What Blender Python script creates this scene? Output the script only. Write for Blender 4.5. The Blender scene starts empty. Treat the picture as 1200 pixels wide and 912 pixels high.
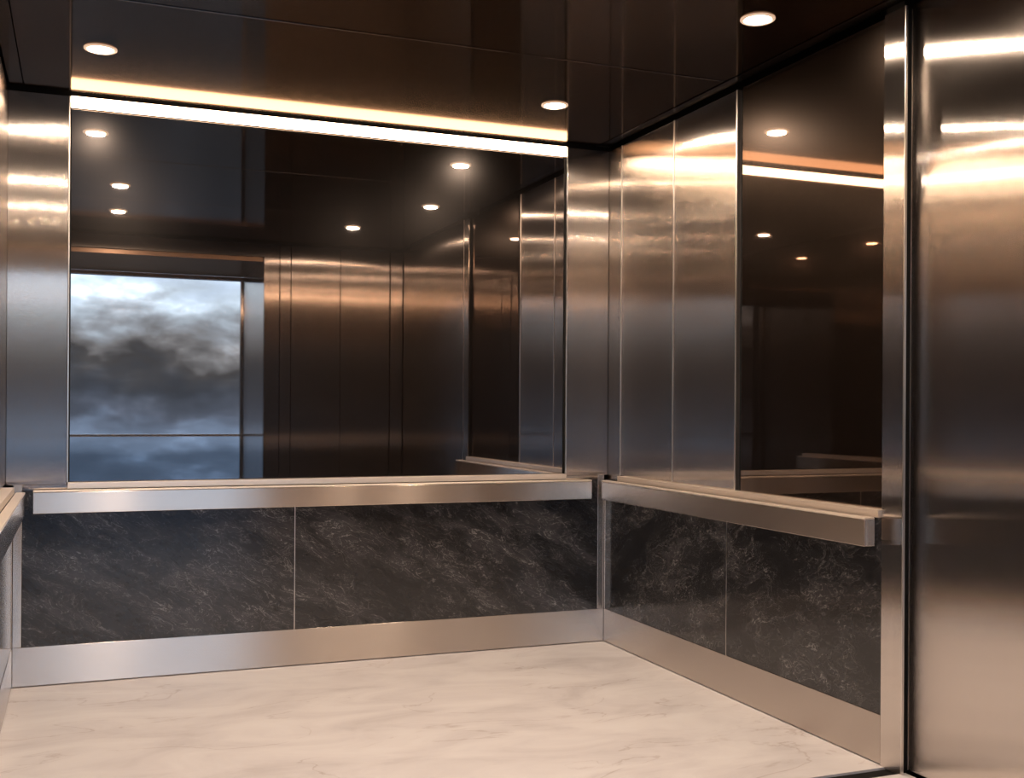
import bpy, bmesh, math, random
from mathutils import Vector, Matrix

# ------------------------------------------------------------------ camera, world, exposure
S = 1.1                                   # metres per layout unit (camera height = 1 unit)
sc = bpy.context.scene
col = sc.collection
sc.view_settings.view_transform = 'Standard'
sc.view_settings.look = 'None'
sc.view_settings.gamma = 1.0
sc.view_settings.exposure = 0.0
sc.view_settings.use_curve_mapping = False

SPOT_POWER = 10.3
LENS_EMIT = 60.0
LED_EMIT = 16.5
SKY_GAIN = 3.4
WARM = (1.0, 0.775, 0.595)

yaw, roll = 0.3762, -0.0063
fwd = Vector((math.sin(yaw), math.cos(yaw), 0))
r0 = Vector((math.cos(yaw), -math.sin(yaw), 0))
z0 = Vector((0, 0, 1))
right = (r0 * math.cos(roll) - z0 * math.sin(roll)).normalized()
up = (r0 * math.sin(roll) + z0 * math.cos(roll)).normalized()
cam_d = bpy.data.cameras.new('camera')
cam = bpy.data.objects.new('camera', cam_d)
col.objects.link(cam)
back = -fwd
cam.matrix_world = Matrix(((right.x, up.x, back.x, 0), (right.y, up.y, back.y, 0),
                           (right.z, up.z, back.z, S), (0, 0, 0, 1)))
cam_d.sensor_width = 36
cam_d.lens = 1279.86 / 1200 * 36
cam_d.shift_y = 23.68 / 1200
cam_d.clip_start = 0.02
cam_d.clip_end = 200
sc.camera = cam


def nn(nt, t, **kw):
    n = nt.nodes.new(t)
    for k, v in kw.items():
        setattr(n, k, v)
    return n


def ramp(nt, stops, fac=None, interp='LINEAR'):
    r = nn(nt, 'ShaderNodeValToRGB')
    r.color_ramp.interpolation = interp
    e = r.color_ramp.elements
    while len(e) < len(stops):
        e.new(0.5)
    for el, (p, c) in zip(e, stops):
        el.position = p
        el.color = (c[0], c[1], c[2], 1) if not isinstance(c, (int, float)) else (c, c, c, 1)
    if fac is not None:
        nt.links.new(fac, r.inputs['Fac'])
    return r


def math_n(nt, op, a, b=None, c=None):
    m = nn(nt, 'ShaderNodeMath', operation=op)
    for i, v in enumerate((a, b, c)):
        if v is None:
            continue
        if isinstance(v, (int, float)):
            m.inputs[i].default_value = v
        else:
            nt.links.new(v, m.inputs[i])
    return m.outputs[0]


# overcast evening sky outside the window
w = bpy.data.worlds.new('sky')
sc.world = w
w.use_nodes = True
nt = w.node_tree
nt.nodes.clear()
tc = nn(nt, 'ShaderNodeTexCoord')
mp = nn(nt, 'ShaderNodeMapping')
mp.inputs['Scale'].default_value = (1.0, 1.0, 2.1)
mp.inputs['Location'].default_value = (0.37, 0.1, 0.25)
nt.links.new(tc.outputs['Generated'], mp.inputs['Vector'])
n1 = nn(nt, 'ShaderNodeTexNoise')
n1.inputs['Scale'].default_value = 15
n1.inputs['Detail'].default_value = 9
n1.inputs['Roughness'].default_value = 0.52
n1.inputs['Distortion'].default_value = 0.2
nt.links.new(mp.outputs[0], n1.inputs['Vector'])
n2 = nn(nt, 'ShaderNodeTexNoise')
n2.inputs['Scale'].default_value = 24
n2.inputs['Detail'].default_value = 6
n2.inputs['Roughness'].default_value = 0.5
nt.links.new(mp.outputs[0], n2.inputs['Vector'])
sep = nn(nt, 'ShaderNodeSeparateXYZ')
nt.links.new(tc.outputs['Generated'], sep.inputs[0])
d1 = math_n(nt, 'MULTIPLY', math_n(nt, 'SUBTRACT', n1.outputs['Fac'], 0.5), 0.14)
calm = math_n(nt, 'MINIMUM', math_n(nt, 'MAXIMUM', math_n(nt, 'MULTIPLY', math_n(nt, 'ADD', sep.outputs['Z'], 0.04), 14.0), 0.12), 1.0)
zz = math_n(nt, 'ADD', sep.outputs['Z'], math_n(nt, 'MULTIPLY', d1, calm))
f = math_n(nt, 'MULTIPLY', math_n(nt, 'ADD', zz, 0.08), 4.0)      # z -0.08..0.17 -> 0..1
g = 1.0
sky = ramp(nt, [(0.00, (0.055, 0.085, 0.14)), (0.15, (0.065, 0.10, 0.16)), (0.20, (0.17, 0.24, 0.36)),
                (0.27, (0.07, 0.088, 0.125)), (0.38, (0.040, 0.047, 0.060)), (0.50, (0.050, 0.050, 0.052)),
                (0.57, (0.15, 0.155, 0.165)), (0.64, (0.27, 0.31, 0.36)), (0.72, (0.52, 0.65, 0.78)),
                (0.86, (0.62, 0.80, 1.05)), (1.0, (0.62, 0.84, 1.15))], f)
lum = ramp(nt, [(0.35, 0.75), (0.5, 0.92), (0.58, 1.15), (0.68, 1.7)], n2.outputs['Fac'])
mx = nn(nt, 'ShaderNodeMix', data_type='RGBA', blend_type='MULTIPLY')
mx.inputs[0].default_value = 1.0
nt.links.new(sky.outputs[0], mx.inputs[6])
nt.links.new(lum.outputs[0], mx.inputs[7])
bg = nn(nt, 'ShaderNodeBackground')
bg.inputs['Strength'].default_value = SKY_GAIN
nt.links.new(mx.outputs[2], bg.inputs['Color'])
wo = nn(nt, 'ShaderNodeOutputWorld')
nt.links.new(bg.outputs[0], wo.inputs['Surface'])


# ------------------------------------------------------------------ materials
def new_mat(name):
    m = bpy.data.materials.new(name)
    m.use_nodes = True
    nt = m.node_tree
    b = nt.nodes['Principled BSDF']
    return m, nt, b


def steel(name, base=(0.62, 0.60, 0.58), rough=0.2, aniso=0.85, brush=0.5, grain_up=True, wave=0.0, grit=0.0):
    """brushed stainless steel; the grain runs up the sheet (grain_up) or along it"""
    m, nt, b = new_mat(name)
    b.inputs['Metallic'].default_value = 1
    geo = nn(nt, 'ShaderNodeNewGeometry')
    cr = nn(nt, 'ShaderNodeVectorMath', operation='CROSS_PRODUCT')
    nt.links.new(geo.outputs['True Normal'], cr.inputs[0])
    cr.inputs[1].default_value = (0, 0, 1)
    sp = nn(nt, 'ShaderNodeVectorMath', operation='ADD')
    nt.links.new(cr.outputs[0], sp.inputs[0])
    sp.inputs[1].default_value = (1e-4, 1e-4, 0)
    b.inputs['Anisotropic'].default_value = aniso
    if not grain_up:
        b.inputs['Anisotropic Rotation'].default_value = 0.25
    nt.links.new(sp.outputs[0], b.inputs['Tangent'])
    tc = nn(nt, 'ShaderNodeTexCoord')
    mp = nn(nt, 'ShaderNodeMapping')
    mp.inputs['Scale'].default_value = (260, 260, 1.2) if grain_up else (1.2, 1.2, 400)
    nt.links.new(geo.outputs['Position'], mp.inputs['Vector'])
    n = nn(nt, 'ShaderNodeTexNoise')
    n.inputs['Scale'].default_value = 1
    n.inputs['Detail'].default_value = 3
    nt.links.new(mp.outputs[0], n.inputs['Vector'])
    mr = nn(nt, 'ShaderNodeMapRange')
    mr.inputs['To Min'].default_value = rough * (1 - 0.25 * brush)
    mr.inputs['To Max'].default_value = rough * (1 + 0.25 * brush)
    nt.links.new(n.outputs['Fac'], mr.inputs['Value'])
    nt.links.new(mr.outputs[0], b.inputs['Roughness'])
    c = ramp(nt, [(0.3, tuple(v * (1 - 0.06 * brush) for v in base)), (0.7, tuple(min(1, v * (1 + 0.06 * brush)) for v in base))], n.outputs['Fac'])
    nt.links.new(c.outputs[0], b.inputs['Base Color'])
    if grit:
        # fine upright scratches: each tilts the surface a little sideways
        wn = nn(nt, 'ShaderNodeTexWhiteNoise')
        sc_ = nn(nt, 'ShaderNodeVectorMath', operation='SCALE')
        nt.links.new(geo.outputs['Position'], sc_.inputs[0])
        sc_.inputs['Scale'].default_value = 9000
        nt.links.new(sc_.outputs[0], wn.inputs['Vector'])
        sx = nn(nt, 'ShaderNodeSeparateColor')
        nt.links.new(wn.outputs['Color'], sx.inputs[0])
        k = math_n(nt, 'MULTIPLY', math_n(nt, 'SUBTRACT', math_n(nt, 'ADD', sx.outputs[0], sx.outputs[1]), 1.0), grit)
        off = nn(nt, 'ShaderNodeVectorMath', operation='SCALE')
        nt.links.new(sp.outputs[0], off.inputs[0])
        nt.links.new(k, off.inputs['Scale'])
        ad = nn(nt, 'ShaderNodeVectorMath', operation='ADD')
        nt.links.new(geo.outputs['Normal'], ad.inputs[0])
        nt.links.new(off.outputs[0], ad.inputs[1])
        no = nn(nt, 'ShaderNodeVectorMath', operation='NORMALIZE')
        nt.links.new(ad.outputs[0], no.inputs[0])
        nt.links.new(no.outputs[0], b.inputs['Normal'])
    if wave:
        n3 = nn(nt, 'ShaderNodeTexNoise')
        n3.inputs['Scale'].default_value = 1.6
        n3.inputs['Detail'].default_value = 1
        nt.links.new(geo.outputs['Position'], n3.inputs['Vector'])
        bp = nn(nt, 'ShaderNodeBump')
        bp.inputs['Strength'].default_value = 1
        bp.inputs['Distance'].default_value = wave
        nt.links.new(n3.outputs['Fac'], bp.inputs['Height'])
        nt.links.new(bp.outputs[0], b.inputs['Normal'])
    return m


def add_haze(m, rough, aniso, amount):
    """second, wider lobe of the same metal: real brushed or polished sheet scatters a little"""
    nt = m.node_tree
    b = nt.nodes['Principled BSDF']
    b2 = nn(nt, 'ShaderNodeBsdfPrincipled')
    b2.inputs['Metallic'].default_value = 1
    b2.inputs['Roughness'].default_value = rough
    b2.inputs['Anisotropic'].default_value = aniso
    b2.inputs['Anisotropic Rotation'].default_value = b.inputs['Anisotropic Rotation'].default_value
    b2.inputs['Specular Tint'].default_value = b.inputs['Specular Tint'].default_value
    for k in ('Base Color', 'Tangent', 'Normal'):
        if b.inputs[k].is_linked:
            nt.links.new(b.inputs[k].links[0].from_socket, b2.inputs[k])
    mix = nn(nt, 'ShaderNodeMixShader')
    mix.inputs[0].default_value = amount
    nt.links.new(b.outputs[0], mix.inputs[1])
    nt.links.new(b2.outputs[0], mix.inputs[2])
    nt.links.new(mix.outputs[0], nt.nodes['Material Output'].inputs['Surface'])


def plain(name, base, rough=0.5, metal=0.0, spec=0.5):
    m, nt, b = new_mat(name)
    b.inputs['Metallic'].default_value = metal
    b.inputs['Roughness'].default_value = rough
    b.inputs['Specular IOR Level'].default_value = spec
    geo = nn(nt, 'ShaderNodeNewGeometry')
    n = nn(nt, 'ShaderNodeTexNoise')
    n.inputs['Scale'].default_value = 3
    nt.links.new(geo.outputs['Position'], n.inputs['Vector'])
    c = ramp(nt, [(0.3, tuple(v * 0.96 for v in base)), (0.7, tuple(min(1, v * 1.04) for v in base))], n.outputs['Fac'])
    nt.links.new(c.outputs[0], b.inputs['Base Color'])
    return m


def emit(name, color, strength):
    m, nt, b = new_mat(name)
    b.inputs['Base Color'].default_value = (0.8, 0.8, 0.8, 1)
    b.inputs['Emission Color'].default_value = (*color, 1)
    b.inputs['Emission Strength'].default_value = strength
    return m


M_WALL = steel('brushed_steel_wall', (0.67, 0.61, 0.565), 0.12, 1.0, 0.3, True, 0.0, 0.42)
M_BASE = steel('brushed_steel_base', (0.64, 0.57, 0.515), 0.27, 1.0, 0.10, False)
M_RAIL = steel('brushed_steel_rail', (0.69, 0.60, 0.53), 0.22, 1.0, 0.10, False)
M_BRONZE = plain('bronze_lining', (0.40, 0.27, 0.19), 0.32, 1.0)
M_BRONZE.node_tree.nodes['Principled BSDF'].inputs['Specular Tint'].default_value = (0.55, 0.38, 0.27, 1)
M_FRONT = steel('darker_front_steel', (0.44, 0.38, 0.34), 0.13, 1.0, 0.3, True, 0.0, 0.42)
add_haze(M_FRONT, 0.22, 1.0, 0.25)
M_EDGE = plain('bright_steel_edge', (0.85, 0.80, 0.76), 0.30, 1.0)
M_TOP_HILITE = plain('satin_top_highlight', (0.88, 0.80, 0.72), 0.48, 1.0)  # paler than the rails: downlight highlight on top faces put into the colour
M_CEIL = steel('polished_dark_steel', (0.22, 0.195, 0.175), 0.075, 0.8, 0.0, True)
for _n in M_CEIL.node_tree.nodes:          # on the ceiling the polish runs towards the mirror
    if _n.type == 'VECT_MATH' and _n.operation == 'CROSS_PRODUCT':
        _n.inputs[1].default_value = (1, 0, 0)
    if _n.type == 'BSDF_PRINCIPLED':
        _n.inputs['Specular Tint'].default_value = (0.62, 0.50, 0.42, 1)
M_MIRROR = plain('tinted_mirror', (0.43, 0.39, 0.37), 0.012, 1.0)
M_GLASS = plain('dark_bronze_glass', (0.22, 0.17, 0.14), 0.02, 1.0)
add_haze(M_WALL, 0.22, 1.0, 0.25)
add_haze(M_CEIL, 0.24, 0.8, 0.12)
add_haze(M_MIRROR, 0.25, 0.0, 0.035)
add_haze(M_GLASS, 0.30, 0.0, 0.12)
M_BLACK = plain('black_gap', (0.006, 0.006, 0.006), 0.6, 0.0, 0.2)
M_DARK = plain('dark_channel', (0.06, 0.052, 0.048), 0.25, 1.0)
M_HALO = emit('downlight_halo_rim', (1.0, 0.60, 0.36), 0.5)  # weak glow on the rim imitates the halo of bloom round the lens
M_LENS = emit('downlight_lens', (1.0, 0.70, 0.45), LENS_EMIT)
M_LED = emit('led_diffuser', (1.0, 0.69, 0.45), LED_EMIT)


def stone_dark():
    m, nt, b = new_mat('dark_veined_stone')
    geo = nn(nt, 'ShaderNodeNewGeometry')
    mp = nn(nt, 'ShaderNodeMapping')
    rt = nn(nt, 'ShaderNodeMapping')
    rt.inputs['Rotation'].default_value = (0.25, -0.5, 0.0)
    nt.links.new(geo.outputs['Position'], rt.inputs['Vector'])
    mp.inputs['Scale'].default_value = (0.8, 1.0, 2.1)
    nt.links.new(rt.outputs[0], mp.inputs['Vector'])
    wn = nn(nt, 'ShaderNodeTexNoise')
    wn.inputs['Scale'].default_value = 5
    wn.inputs['Detail'].default_value = 5
    nt.links.new(mp.outputs[0], wn.inputs['Vector'])
    sub = nn(nt, 'ShaderNodeVectorMath', operation='MULTIPLY_ADD')
    nt.links.new(wn.outputs['Color'], sub.inputs[0])
    sub.inputs[1].default_value = (0.30, 0.30, 0.30)
    nt.links.new(mp.outputs[0], sub.inputs[2])
    big = nn(nt, 'ShaderNodeTexNoise')
    big.inputs['Scale'].default_value = 3.0
    big.inputs['Detail'].default_value = 12
    big.inputs['Roughness'].default_value = 0.70
    nt.links.new(sub.outputs[0], big.inputs['Vector'])
    base = ramp(nt, [(0.34, (0.010, 0.010, 0.011)), (0.48, (0.020, 0.0195, 0.021)), (0.66, (0.055, 0.054, 0.057))], big.outputs['Fac'])

    def vein(scale, width, seed):
        v = nn(nt, 'ShaderNodeTexNoise')
        v.inputs['Scale'].default_value = scale
        v.inputs['Detail'].default_value = 3
        v.inputs['Distortion'].default_value = 1.4
        o = nn(nt, 'ShaderNodeVectorMath', operation='ADD')
        o.inputs[1].default_value = (seed, seed * 2.3, seed * 0.7)
        nt.links.new(sub.outputs[0], o.inputs[0])
        nt.links.new(o.outputs[0], v.inputs['Vector'])
        a = math_n(nt, 'ABSOLUTE', math_n(nt, 'SUBTRACT', v.outputs['Fac'], 0.5))
        return ramp(nt, [(0.0, 1.0), (width, 0.0)], a).outputs[0]
    mask = ramp(nt, [(0.42, 0.05), (0.62, 1.0)], big.outputs['Fac']).outputs[0]
    v = math_n(nt, 'MAXIMUM', vein(7, 0.008, 3.1), math_n(nt, 'MULTIPLY', vein(15, 0.010, 7.7), 0.7))
    v = math_n(nt, 'MULTIPLY', v, mask)
    v = math_n(nt, 'MULTIPLY', v, 0.95)
    mix = nn(nt, 'ShaderNodeMix', data_type='RGBA')
    nt.links.new(v, mix.inputs[0])
    nt.links.new(base.outputs[0], mix.inputs[6])
    mix.inputs[7].default_value = (0.30, 0.29, 0.285, 1)
    nt.links.new(mix.outputs[2], b.inputs['Base Color'])
    b.inputs['Roughness'].default_value = 0.16
    b.inputs['Specular IOR Level'].default_value = 0.6
    return m


def stone_floor():
    m, nt, b = new_mat('cream_veined_floor')
    geo = nn(nt, 'ShaderNodeNewGeometry')
    mp = nn(nt, 'ShaderNodeMapping')
    mp.inputs['Scale'].default_value = (0.8, 1.7, 1.0)
    mp.inputs['Rotation'].default_value = (0, 0, 0.25)
    nt.links.new(geo.outputs['Position'], mp.inputs['Vector'])
    big = nn(nt, 'ShaderNodeTexNoise')
    big.inputs['Scale'].default_value = 2.6
    big.inputs['Detail'].default_value = 9
    big.inputs['Roughness'].default_value = 0.6
    big.inputs['Distortion'].default_value = 0.8
    nt.links.new(mp.outputs[0], big.inputs['Vector'])
    base = ramp(nt, [(0.28, (0.62, 0.595, 0.60)), (0.45, (0.74, 0.72, 0.73)), (0.58, (0.80, 0.785, 0.79)), (0.75, (0.84, 0.835, 0.84))], big.outputs['Fac'])
    v = nn(nt, 'ShaderNodeTexNoise')
    v.inputs['Scale'].default_value = 1.5
    v.inputs['Detail'].default_value = 6
    v.inputs['Distortion'].default_value = 0.6
    o = nn(nt, 'ShaderNodeVectorMath', operation='ADD')
    o.inputs[1].default_value = (5.2, 1.7, 0.4)
    nt.links.new(mp.outputs[0], o.inputs[0])
    nt.links.new(o.outputs[0], v.inputs['Vector'])
    a = math_n(nt, 'ABSOLUTE', math_n(nt, 'SUBTRACT', v.outputs['Fac'], 0.5))
    vv = ramp(nt, [(0.0, 1.0), (0.007, 0.0)], a).outputs[0]
    mask = ramp(nt, [(0.45, 0.9), (0.58, 0.0)], big.outputs['Fac']).outputs[0]
    vv = math_n(nt, 'MULTIPLY', math_n(nt, 'MULTIPLY', vv, mask), 0.4)
    mix = nn(nt, 'ShaderNodeMix', data_type='RGBA')
    nt.links.new(vv, mix.inputs[0])
    nt.links.new(base.outputs[0], mix.inputs[6])
    mix.inputs[7].default_value = (0.30, 0.22, 0.18, 1)
    nt.links.new(mix.outputs[2], b.inputs['Base Color'])
    b.inputs['Roughness'].default_value = 0.42
    b.inputs['Specular IOR Level'].default_value = 0.4
    return m


def window_glass(name, tint):
    m = bpy.data.materials.new(name)
    m.use_nodes = True
    nt = m.node_tree
    nt.nodes.clear()
    out = nn(nt, 'ShaderNodeOutputMaterial')
    tr = nn(nt, 'ShaderNodeBsdfTransparent')
    tr.inputs[0].default_value = (*tint, 1)
    gl = nn(nt, 'ShaderNodeBsdfGlossy')
    gl.inputs['Roughness'].default_value = 0.02
    fr = nn(nt, 'ShaderNodeFresnel')
    fr.inputs['IOR'].default_value = 1.08
    mix = nn(nt, 'ShaderNodeMixShader')
    nt.links.new(fr.outputs[0], mix.inputs[0])
    nt.links.new(tr.outputs[0], mix.inputs[1])
    nt.links.new(gl.outputs[0], mix.inputs[2])
    nt.links.new(mix.outputs[0], out.inputs['Surface'])
    return m


M_STONE = stone_dark()
M_FLOOR = stone_floor()
M_WGLASS = window_glass('window_glass', (0.95, 0.97, 0.98))
M_WGLASS2 = window_glass('tinted_lower_glass', (0.85, 0.88, 0.90))


# ------------------------------------------------------------------ helpers
def bm_box(bm, x0, x1, y0, y1, z0, z1, bev=0.0, seg=2):
    r = bmesh.ops.create_cube(bm, size=1.0)
    vs = r['verts']
    for v in vs:
        v.co = Vector(((x0 + x1) / 2 + v.co.x * (x1 - x0), (y0 + y1) / 2 + v.co.y * (y1 - y0), (z0 + z1) / 2 + v.co.z * (z1 - z0))) * S
    if bev:
        es = list({e for v in vs for e in v.link_edges})
        bmesh.ops.bevel(bm, geom=es, offset=bev * S, segments=seg, affect='EDGES', profile=0.5)


def link(name, bm, mat, parent=None, loc=None):
    """one mesh object; its origin goes to the middle of its base, or to loc"""
    if loc is None:
        xs = [v.co.x for v in bm.verts]
        ys = [v.co.y for v in bm.verts]
        zs = [v.co.z for v in bm.verts]
        loc = Vector(((min(xs) + max(xs)) / 2, (min(ys) + max(ys)) / 2, min(zs)))
    loc = Vector(loc)
    bmesh.ops.translate(bm, verts=bm.verts, vec=-loc)
    me = bpy.data.meshes.new(name)
    bm.to_mesh(me)
    bm.free()
    me.materials.append(mat)
    o = bpy.data.objects.new(name, me)
    col.objects.link(o)
    if parent:
        o.parent = parent
        o.location = loc - parent.location
    else:
        o.location = loc
    return o


def box(name, x0, x1, y0, y1, z0, z1, mat, bev=0.0, parent=None):
    bm = bmesh.new()
    bm_box(bm, x0, x1, y0, y1, z0, z1, bev)
    return link(name, bm, mat, parent)


def struct(name, *a, **k):
    o = box(name, *a, **k)
    o['kind'] = 'structure'
    return o


def tag(o, label, cat, group=None):
    o['label'] = label
    o['category'] = cat
    if group:
        o['group'] = group
    return o


def empty(name, x, y, z):
    o = bpy.data.objects.new(name, None)
    o.empty_display_size = 0.05
    o.location = Vector((x, y, z)) * S
    col.objects.link(o)
    return o


# ------------------------------------------------------------------ layout (layout units)
D = 4.2405            # back wall
XL, XR = -0.2211, 2.1058      # lower wall faces
UL, UR = -0.245, 2.123        # upper wall faces
H = 2.1321            # ceiling panels
HB = 0.143            # top of the steel skirting
ZT = 0.700            # top of the stone
ZL = 0.722            # top of the ledge above it
YJ = 2.484            # front edge of the stone / dark glass
YG0, YG1 = 2.373, 2.400       # black gap in the side wall
YF = 0.95             # front wall
XO = 1.161            # doorway edge in the front wall
YW = -0.085           # window plane
ZH = 2.000            # doorway head
XF = 2.14             # front part of the right wall
ZR = 2.24             # underside of the roof

# ------------------------------------------------------------------ large structure
fl = struct('floor', XL - 0.03, XR + 0.03, 2.468, D + 0.02, -0.06, 0.0, M_FLOOR)
struct('floor_landing', UL - 0.02, XF - 0.012, YW - 0.2, 2.408, -0.06, 0.0, M_FLOOR)
struct('trim_1', UL - 0.03, XF + 0.05, YW - 0.2, D + 0.05, -0.12, -0.0605, M_BLACK)
struct('trim_2', UL - 0.02, XF + 0.02, 2.4085, 2.4675, -0.06, -0.006, M_BLACK, bev=0.002)
struct('wall_back', UL - 0.15, UR + 0.15, D + 0.03, D + 0.12, -0.12, ZR, M_BLACK)
struct('wall_left', UL - 0.12, UL - 0.03, YW - 0.2, D + 0.03, -0.12, ZR, M_BLACK)
struct('wall_right', UR + 0.075, UR + 0.16, YF - 0.1, D + 0.03, -0.12, ZR, M_BLACK)
struct('ceiling', UL - 0.15, UR + 0.16, YW - 0.2, D + 0.12, ZR, ZR + 0.08, M_BLACK)

# front wall: door head and the closed part beside the doorway (seen in the mirror)
bm = bmesh.new()
bm_box(bm, XO + 0.03, UR + 0.16, YW - 0.2, YF - 0.02, -0.06, ZR)
wf = link('wall_front', bm, M_BLACK)
wf['kind'] = 'structure'
bm = bmesh.new()
bm_box(bm, UL - 0.03, XO + 0.03, YW - 0.2, YF - 0.02, ZH + 0.03, ZR)
o = link('wall_front_head', bm, M_BLACK)
o['kind'] = 'structure'

# doorway lining: steel jambs and soffit running back to the window
o = struct('door_1', XO, XO + 0.0295, YW + 0.03, YF - 0.02, 0.0, ZH + 0.029, M_WALL, bev=0.001)
o = struct('door_2', UL - 0.029, UL, YW + 0.03, YF - 0.02, 0.0, ZH + 0.029, M_WALL, bev=0.001)
o = struct('door_3', UL + 0.0005, XO - 0.0005, YW + 0.03, YF - 0.02, ZH, ZH + 0.029, M_BRONZE, bev=0.001)

# window at the end of the doorway, cloudy sky behind it
win = empty('window_1', (UL + XO) / 2, YW, 0.0)
win['kind'] = 'structure'
bm = bmesh.new()
fw = 0.030
bm_box(bm, UL, UL + fw, YW - 0.02, YW + 0.029, 0, ZH, 0.002)
bm_box(bm, XO - fw * 0.7, XO, YW - 0.02, YW + 0.029, 0, ZH, 0.002)
bm_box(bm, UL + fw, XO - fw * 0.7, YW - 0.02, YW + 0.029, ZH - fw, ZH, 0.002)
bm_box(bm, UL + fw, XO - fw * 0.7, YW - 0.02, YW + 0.029, 0, 0.03, 0.002)
link('window_frame', bm, M_WALL, win)
box('window_transom', UL + fw, XO - fw * 0.7, YW - 0.02, YW + 0.031, 0.778, 0.797, M_WALL, 0.003, win)
box('window_pane', UL + fw, XO - fw * 0.7, YW - 0.003, YW + 0.003, 0.797, ZH - fw, M_WGLASS, 0, win)
box('lower_pane', UL + fw, XO - fw * 0.7, YW - 0.003, YW + 0.003, 0.03, 0.778, M_WGLASS2, 0, win)

# ------------------------------------------------------------------ skirting
ZB = HB - 0.0005
bk = struct('baseboard_back', XL + 0.0005, XR - 0.0005, D, D + 0.028, 0.004, ZB, M_BASE, bev=0.0012)
br = struct('baseboard_right', XR, XR + 0.028, YJ + 0.0015, D - 0.0005, 0.004, ZB, M_BASE, bev=0.0012)
bl = struct('baseboard_left', XL - 0.028, XL, YJ, D - 0.0005, 0.004, ZB, M_BASE, bev=0.0012)
# corner posts beside the stone
struct('trim_3', XR - 0.030, XR - 0.0005, D + 0.0005, D + 0.028, HB, ZL - 0.002, M_BASE, bev=0.001)
struct('trim_4', XR + 0.0005, XR + 0.028, D - 0.009, D - 0.0005, HB, ZL - 0.0235, M_BASE, bev=0.001)
struct('trim_5', XL + 0.0005, XL + 0.030, D + 0.0005, D + 0.028, HB, ZL - 0.002, M_BASE, bev=0.001)
struct('trim_6', XL - 0.028, XL - 0.0005, D - 0.009, D - 0.0005, HB, ZL - 0.0235, M_BASE, bev=0.001)

# ------------------------------------------------------------------ stone wainscot panels
G = 'stone wainscot panels'
XS = 0.775
p = box('stone_cladding', XL + 0.031, XS - 0.0012, D + 0.002, D + 0.028, HB, ZT, M_STONE, 0.0008)
tag(p, 'dark veined stone panel on the rear wall, under the cloudy half of the mirror', 'wall panel', None)
p = box('stone_cladding', XS + 0.0012, XR - 0.031, D + 0.002, D + 0.028, HB, ZT, M_STONE, 0.0008)
tag(p, 'dark veined stone panel on the rear wall, ending at the room corner post', 'wall panel', None)
YS = 3.2816
p = box('stone_cladding', XR + 0.002, XR + 0.028, YS + 0.0012, D - 0.0095, HB, ZT, M_STONE, 0.0008)
tag(p, 'brownish stone panel on the side wall, farther one, next to the corner', 'wall panel', None)
p = box('stone_cladding', XR + 0.002, XR + 0.028, YJ + 0.001, YS - 0.0012, HB, ZT, M_STONE, 0.0008)
tag(p, 'brownish stone panel below the free end of the handrail, beside the steel post', 'wall panel', None)
p = box('stone_cladding', XL - 0.028, XL - 0.002, YJ, D - 0.0095, HB, ZT, M_STONE, 0.0008)
tag(p, 'dark stone panel below the handrail that is cut off by the picture edge', 'wall panel', None)
# bright joint strips between the slabs
struct('trim_7', XS - 0.0011, XS + 0.0011, D + 0.001, D + 0.028, HB, ZT, M_EDGE)
struct('trim_8', XR + 0.001, XR + 0.028, YS - 0.0011, YS + 0.0011, HB, ZT, M_EDGE)

# ledges on top of the stone, under mirror and side wall sheets
MX0, MX1 = -0.0400, 1.9210      # mirror edges
led = struct('trim_9', MX0 - 0.002, MX1, D - 0.012, D + 0.028, ZT + 0.004, ZL + 0.004, M_TOP_HILITE, bev=0.0012)
struct('trim_10', XL + 0.031, MX0 - 0.003, D, D + 0.028, ZT, ZL - 0.004, M_WALL)
struct('trim_11', MX1 + 0.001, XR - 0.031, D, D + 0.028, ZT, ZL - 0.004, M_WALL)
struct('trim_12', XR - 0.012, XR + 0.028, YJ + 0.001, D - 0.145, ZT, ZL, M_TOP_HILITE, bev=0.0012)
struct('trim_13', XL - 0.028, XL + 0.012, YJ + 0.001, D - 0.145, ZT, ZL, M_TOP_HILITE, bev=0.0012)

# ------------------------------------------------------------------ rear wall: steel sheets and mirror
ZTOP = 2.118
p = box('steel_cladding', UL, MX0 - 0.0055, D + 0.004, D + 0.028, ZL - 0.0035, ZTOP, M_WALL, 0.0015)
tag(p, 'brushed steel sheet between the mirror edge and the picture\'s far left corner', 'wall panel')
p = box('steel_cladding', MX1 + 0.0055, UR - 0.0005, D + 0.004, D + 0.028, ZL - 0.0035, ZTOP, M_WALL, 0.0015)
tag(p, 'narrow brushed steel sheet between the mirror and the far corner', 'wall panel')
mir = empty('wall_mirror', (MX0 + MX1) / 2, D, ZL + 0.005)
tag(mir, 'wide tinted mirror on the rear wall reflecting a cloudy sky', 'mirror')
box('mirror_glass', MX0 + 0.004, MX1 - 0.004, D + 0.018, D + 0.026, ZL + 0.006, 2.076, M_MIRROR, 0.0004, mir)
box('edge_strip', MX0 - 0.0045, MX0 - 0.0005, D + 0.001, D + 0.028, ZL + 0.005, ZTOP, M_EDGE, 0.0006, mir)
box('edge_strip', MX1 + 0.0005, MX1 + 0.0045, D + 0.001, D + 0.028, ZL + 0.005, ZTOP, M_EDGE, 0.0006, mir)
box('shadow_gap', MX0, MX0 + 0.004, D + 0.010, D + 0.028, ZL + 0.005, 2.076, M_BLACK, 0, mir)
box('shadow_gap', MX1 - 0.004, MX1, D + 0.010, D + 0.028, ZL + 0.005, 2.076, M_BLACK, 0, mir)

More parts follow.
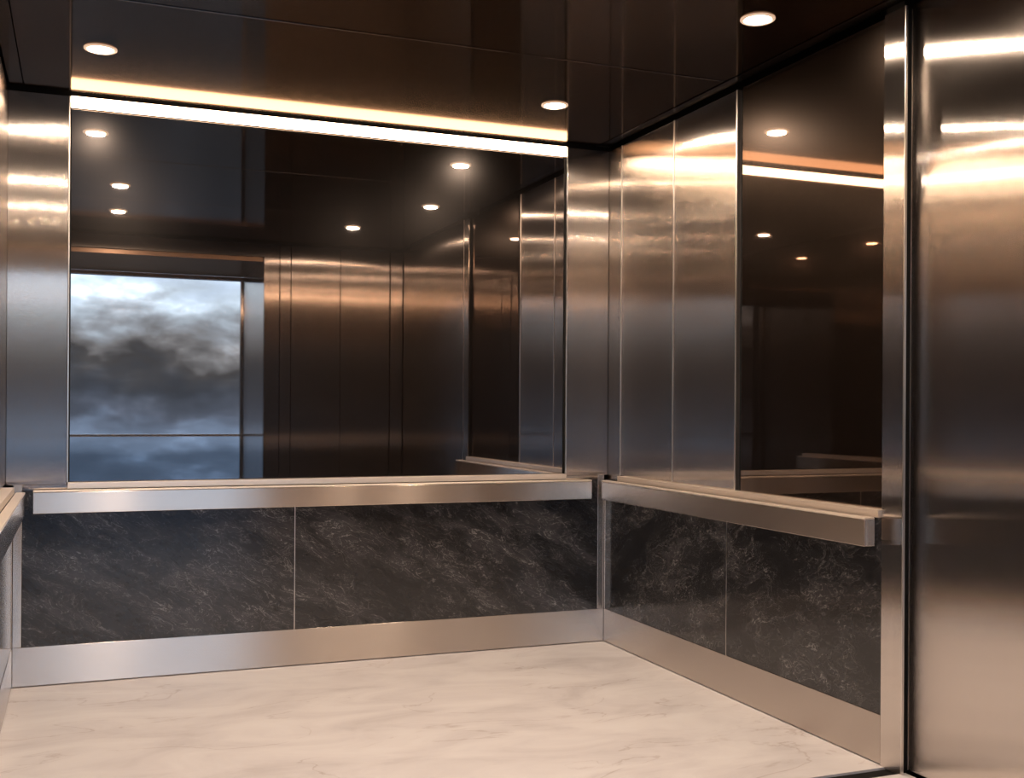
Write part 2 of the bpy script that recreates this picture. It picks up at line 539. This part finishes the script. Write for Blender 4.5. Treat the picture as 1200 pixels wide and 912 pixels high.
# led light line above the mirror
ls = empty('led_light_strip', (MX0 + MX1) / 2, D, 2.085)
tag(ls, 'long glowing warm light strip running along the top of the mirror', 'light strip')
box('housing', MX0 + 0.001, MX1 - 0.001, D + 0.012, D + 0.028, 2.078, 2.122, M_DARK, 0, ls)
box('diffuser', MX0 + 0.002, MX1 - 0.002, D + 0.001, D + 0.012, 2.079, 2.119, M_LED, 0.002, ls)

# ------------------------------------------------------------------ right wall, upper part
def side(y0, y1, z0, z1, mat, label, name='steel_cladding', x=UR, th=0.024, bev=0.0015, cat='wall panel', group=None):
    p = box(name, x, x + th, y0, y1, z0, z1, mat, bev)
    return tag(p, label, cat, group)

side(4.1285, D + 0.0035, ZT + 0.001, ZTOP, M_WALL, 'very narrow steel strip filling the far corner beside the rear wall')
side(3.6920, 4.1232, ZL + 0.001, ZTOP, M_WALL, 'brushed steel sheet on the side wall with a bluish sheen, nearest the far corner')
side(3.2575, 3.6868, ZL + 0.001, ZTOP, M_WALL, 'brushed steel sheet on the side wall touching the dark glass panel')
struct('trim_14', UR - 0.002, UR + 0.024, 4.1235, 4.1282, ZL + 0.001, ZTOP, M_EDGE, bev=0.0006)
struct('trim_15', UR - 0.002, UR + 0.024, 3.6872, 3.6915, ZL + 0.001, ZTOP, M_EDGE, bev=0.0004)
struct('trim_16', UR - 0.003, UR + 0.024, 3.2495, 3.2570, ZL + 0.001, ZTOP, M_EDGE, bev=0.0006)
struct('trim_17', UR + 0.014, UR + 0.024, 3.2205, 3.2494, ZL + 0.001, ZTOP, M_BLACK)
p = side(YJ + 0.003, 3.220, ZL + 0.001, ZTOP, M_GLASS, 'tall dark bronze glass panel on the side wall above the handrail', 'glass_cladding', bev=0.001)
# slim steel post between the glass and the black gap
post = box('steel_post', XR - 0.001, XR + 0.006, YG1 + 0.0005, YJ, -0.004, ZTOP, M_WALL, 0.0015)
tag(post, 'slim full-height steel post between dark glass and the black gap', 'post')
struct('trim_18', XR + 0.0065, XF + 0.03, 2.413, YJ - 0.0005, -0.05, ZR - 0.001, M_BLACK)
struct('trim_21', XF - 0.001, XF + 0.02, 2.4117, 2.4150, 0.006, ZTOP, M_EDGE)
struct('trim_22', XR - 0.0015, XR + 0.006, YG1 - 0.0028, YG1 + 0.0002, -0.004, ZTOP, M_EDGE)
# front part of the side wall
p = side(YF + 0.03, 2.4115, 0.006, ZTOP + 0.01, M_WALL, 'large plain brushed steel sheet in front of the black gap, cut by the photo edge', 'steel_cladding', x=XF, th=0.02)

# ------------------------------------------------------------------ left wall, upper part
def left(y0, y1, z0, z1, mat, label, name='steel_cladding', group=None):
    p = box(name, UL - 0.024, UL, y0, y1, z0, z1, mat, 0.0015)
    return tag(p, label, 'wall panel', group)

left(3.252, D + 0.0035, ZL + 0.001, ZTOP, M_WALL, 'sliver of brushed steel sheet above the handrail that is cut off by the picture edge')
left(YJ + 0.003, 3.246, ZL + 0.001, ZTOP, M_GLASS, 'dark bronze glass panel above the cut-off handrail, outside the steel sliver', 'glass_cladding')
left(YF - 0.018, YJ, 0.006, ZTOP, M_GLASS, 'full-height dark bronze glass sheet beside the doorway', 'glass_cladding')

# ------------------------------------------------------------------ front wall sheets (visible in the mirror)
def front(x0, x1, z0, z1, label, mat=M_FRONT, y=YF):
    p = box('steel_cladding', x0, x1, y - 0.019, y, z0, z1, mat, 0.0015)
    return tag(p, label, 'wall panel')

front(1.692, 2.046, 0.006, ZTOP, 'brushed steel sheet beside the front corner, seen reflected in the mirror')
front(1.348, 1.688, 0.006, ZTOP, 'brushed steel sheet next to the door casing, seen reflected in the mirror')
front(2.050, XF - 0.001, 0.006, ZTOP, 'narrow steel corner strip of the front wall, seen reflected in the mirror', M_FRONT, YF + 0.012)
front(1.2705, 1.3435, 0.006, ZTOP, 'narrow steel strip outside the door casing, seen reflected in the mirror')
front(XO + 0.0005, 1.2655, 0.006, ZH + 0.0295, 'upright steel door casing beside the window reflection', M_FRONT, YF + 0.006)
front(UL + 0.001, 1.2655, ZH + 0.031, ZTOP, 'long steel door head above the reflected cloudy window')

# ------------------------------------------------------------------ ceiling sheets
CX0, CX1 = -0.192, 2.055
CT = 0.018
def ceil_panel(x0, x1, y0, y1, label, mat=M_CEIL, z=H):
    p = box('ceiling_cladding', x0, x1, y0, y1, z, z + CT, mat, 0.0018)
    return tag(p, label, 'ceiling panel')

ceil_panel(CX0, CX1, 3.231, D - 0.006, 'dark polished ceiling sheet next to the light strip, holding two downlights')
ceil_panel(CX0, CX1, 2.206, 3.219, 'dark polished ceiling sheet in front of the long joint line')
ceil_panel(CX0, CX1, YF + 0.012, 2.198, 'dark polished ceiling sheet over the front, seen in the mirror')
ceil_panel(UL + 0.004, CX0 - 0.0025, YF + 0.012, D - 0.006, 'narrow dark ceiling strip along the wall opposite the bronze glass')
struct('trim_19', CX1 + 0.016, UR - 0.012, YF + 0.012, D - 0.02, H + 0.004, H + CT, M_DARK, bev=0.001)
struct('trim_20', UL, UR, D - 0.004, D + 0.002, H + 0.004, H + CT, M_BLACK)

# ------------------------------------------------------------------ handrails
def handrail(name, label, a, b, axis, face, inward, brackets, gap=0.034):
    """flat bar rail. axis 'x' or 'y'; a..b along it; face = room side; inward = sign towards the wall"""
    z0, z1 = 0.6225, 0.7035
    th = 0.036 if gap > 0.02 else 0.030
    f0, f1 = sorted((face, face + inward * th))
    g0, g1 = sorted((face + inward * th, face + inward * (th + gap)))
    mid = (a + b) / 2
    t = empty(name, mid if axis == 'x' else face, face if axis == 'x' else mid, z0)
    tag(t, label, 'handrail')
    if axis == 'x':
        box('bar', a, b, f0, f1, z0, z1 - 0.006, M_RAIL, 0.0015, t)
        box('top_highlight', a, b, f0, f1, z1 - 0.006, z1, M_TOP_HILITE, 0.0025, t)  # added pale strip, painted highlight along the lit top of the bar
    else:
        box('bar', f0, f1, a, b, z0, z1 - 0.006, M_RAIL, 0.0015, t)
        box('top_highlight', f0, f1, a, b, z1 - 0.006, z1, M_TOP_HILITE, 0.0025, t)
    for c in brackets:
        if axis == 'x':
            box('bracket', c - 0.02, c + 0.02, g0, g1, z0 + 0.012, z1 - 0.012, M_BASE, 0.001, t)
        else:
            box('bracket', g0, g1, c - 0.02, c + 0.02, z0 + 0.012, z1 - 0.012, M_BASE, 0.001, t)
    return t

handrail('handrail', 'long flat steel handrail on the rear wall under the mirror', -0.1535, 2.0135, 'x', D - 0.070, 1, (-0.09, 0.60, 1.28, 1.95))
handrail('handrail', 'flat steel handrail on the side wall under the dark glass, with visible end', 2.472, 4.129, 'y', 2.0358, 1, (2.53, 3.03, 3.55, 4.06))
handrail('handrail', 'steel handrail cut off by the picture edge, facing the long rear rail\'s end', 2.472, 4.110, 'y', -0.1755, -1, (2.53, 3.03, 3.55, 4.06), gap=0.0165)

# ------------------------------------------------------------------ downlights
def lathe(profile, n=40):
    bm = bmesh.new()
    rings = []
    for r, z in profile:
        rings.append([bm.verts.new((r * math.cos(2 * math.pi * k / n) * S, r * math.sin(2 * math.pi * k / n) * S, z * S)) for k in range(n)])
    for i in range(len(rings) - 1):
        for k in range(n):
            bm.faces.new((rings[i][k], rings[i][(k + 1) % n], rings[i + 1][(k + 1) % n], rings[i + 1][k]))
    bm.normal_update()
    return bm, rings

def downlight(x, y, label):
    t = empty('downlight', x, y, H)
    tag(t, label, 'ceiling light', 'downlights in the ceiling')
    base = Vector((x, y, H)) * S
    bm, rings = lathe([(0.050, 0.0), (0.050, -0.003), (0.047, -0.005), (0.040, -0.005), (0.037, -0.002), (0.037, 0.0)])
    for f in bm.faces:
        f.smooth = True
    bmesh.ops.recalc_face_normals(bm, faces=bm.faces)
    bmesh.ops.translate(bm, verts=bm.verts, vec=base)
    link('halo_trim_ring', bm, M_HALO, t, base)
    bm, rings = lathe([(0.0368, -0.0005), (0.0355, -0.004), (0.030, -0.0065), (0.020, -0.0078), (0.004, -0.0082)])
    bm.faces.new(rings[-1])
    bmesh.ops.recalc_face_normals(bm, faces=bm.faces)
    bmesh.ops.translate(bm, verts=bm.verts, vec=base)
    link('lens', bm, M_LENS, t, base)
    ld = bpy.data.lights.new('downlight_lamp', 'AREA')
    ld.shape = 'DISK'
    ld.size = 0.07 * S
    ld.energy = SPOT_POWER
    ld.color = WARM
    lo = bpy.data.objects.new('downlight_lamp', ld)
    col.objects.link(lo)
    lo.parent = t
    lo.location = (0, 0, -0.0095 * S)
    return t

downlight(0.052, 3.692, 'round glowing downlight over the mirror\'s far left end')
downlight(1.632, 3.719, 'round glowing downlight nearest the far corner, over the mirror end')
downlight(1.812, 2.675, 'round glowing downlight closest to the dark glass side wall')
downlight(0.182, 2.60, 'round downlight of the middle row, seen only in the mirror, left side')
downlight(0.196, 1.820, 'round downlight nearest the doorway, seen in the mirror above the clouds')
downlight(1.574, 1.806, 'round downlight of the front row, seen in the mirror near the corner')
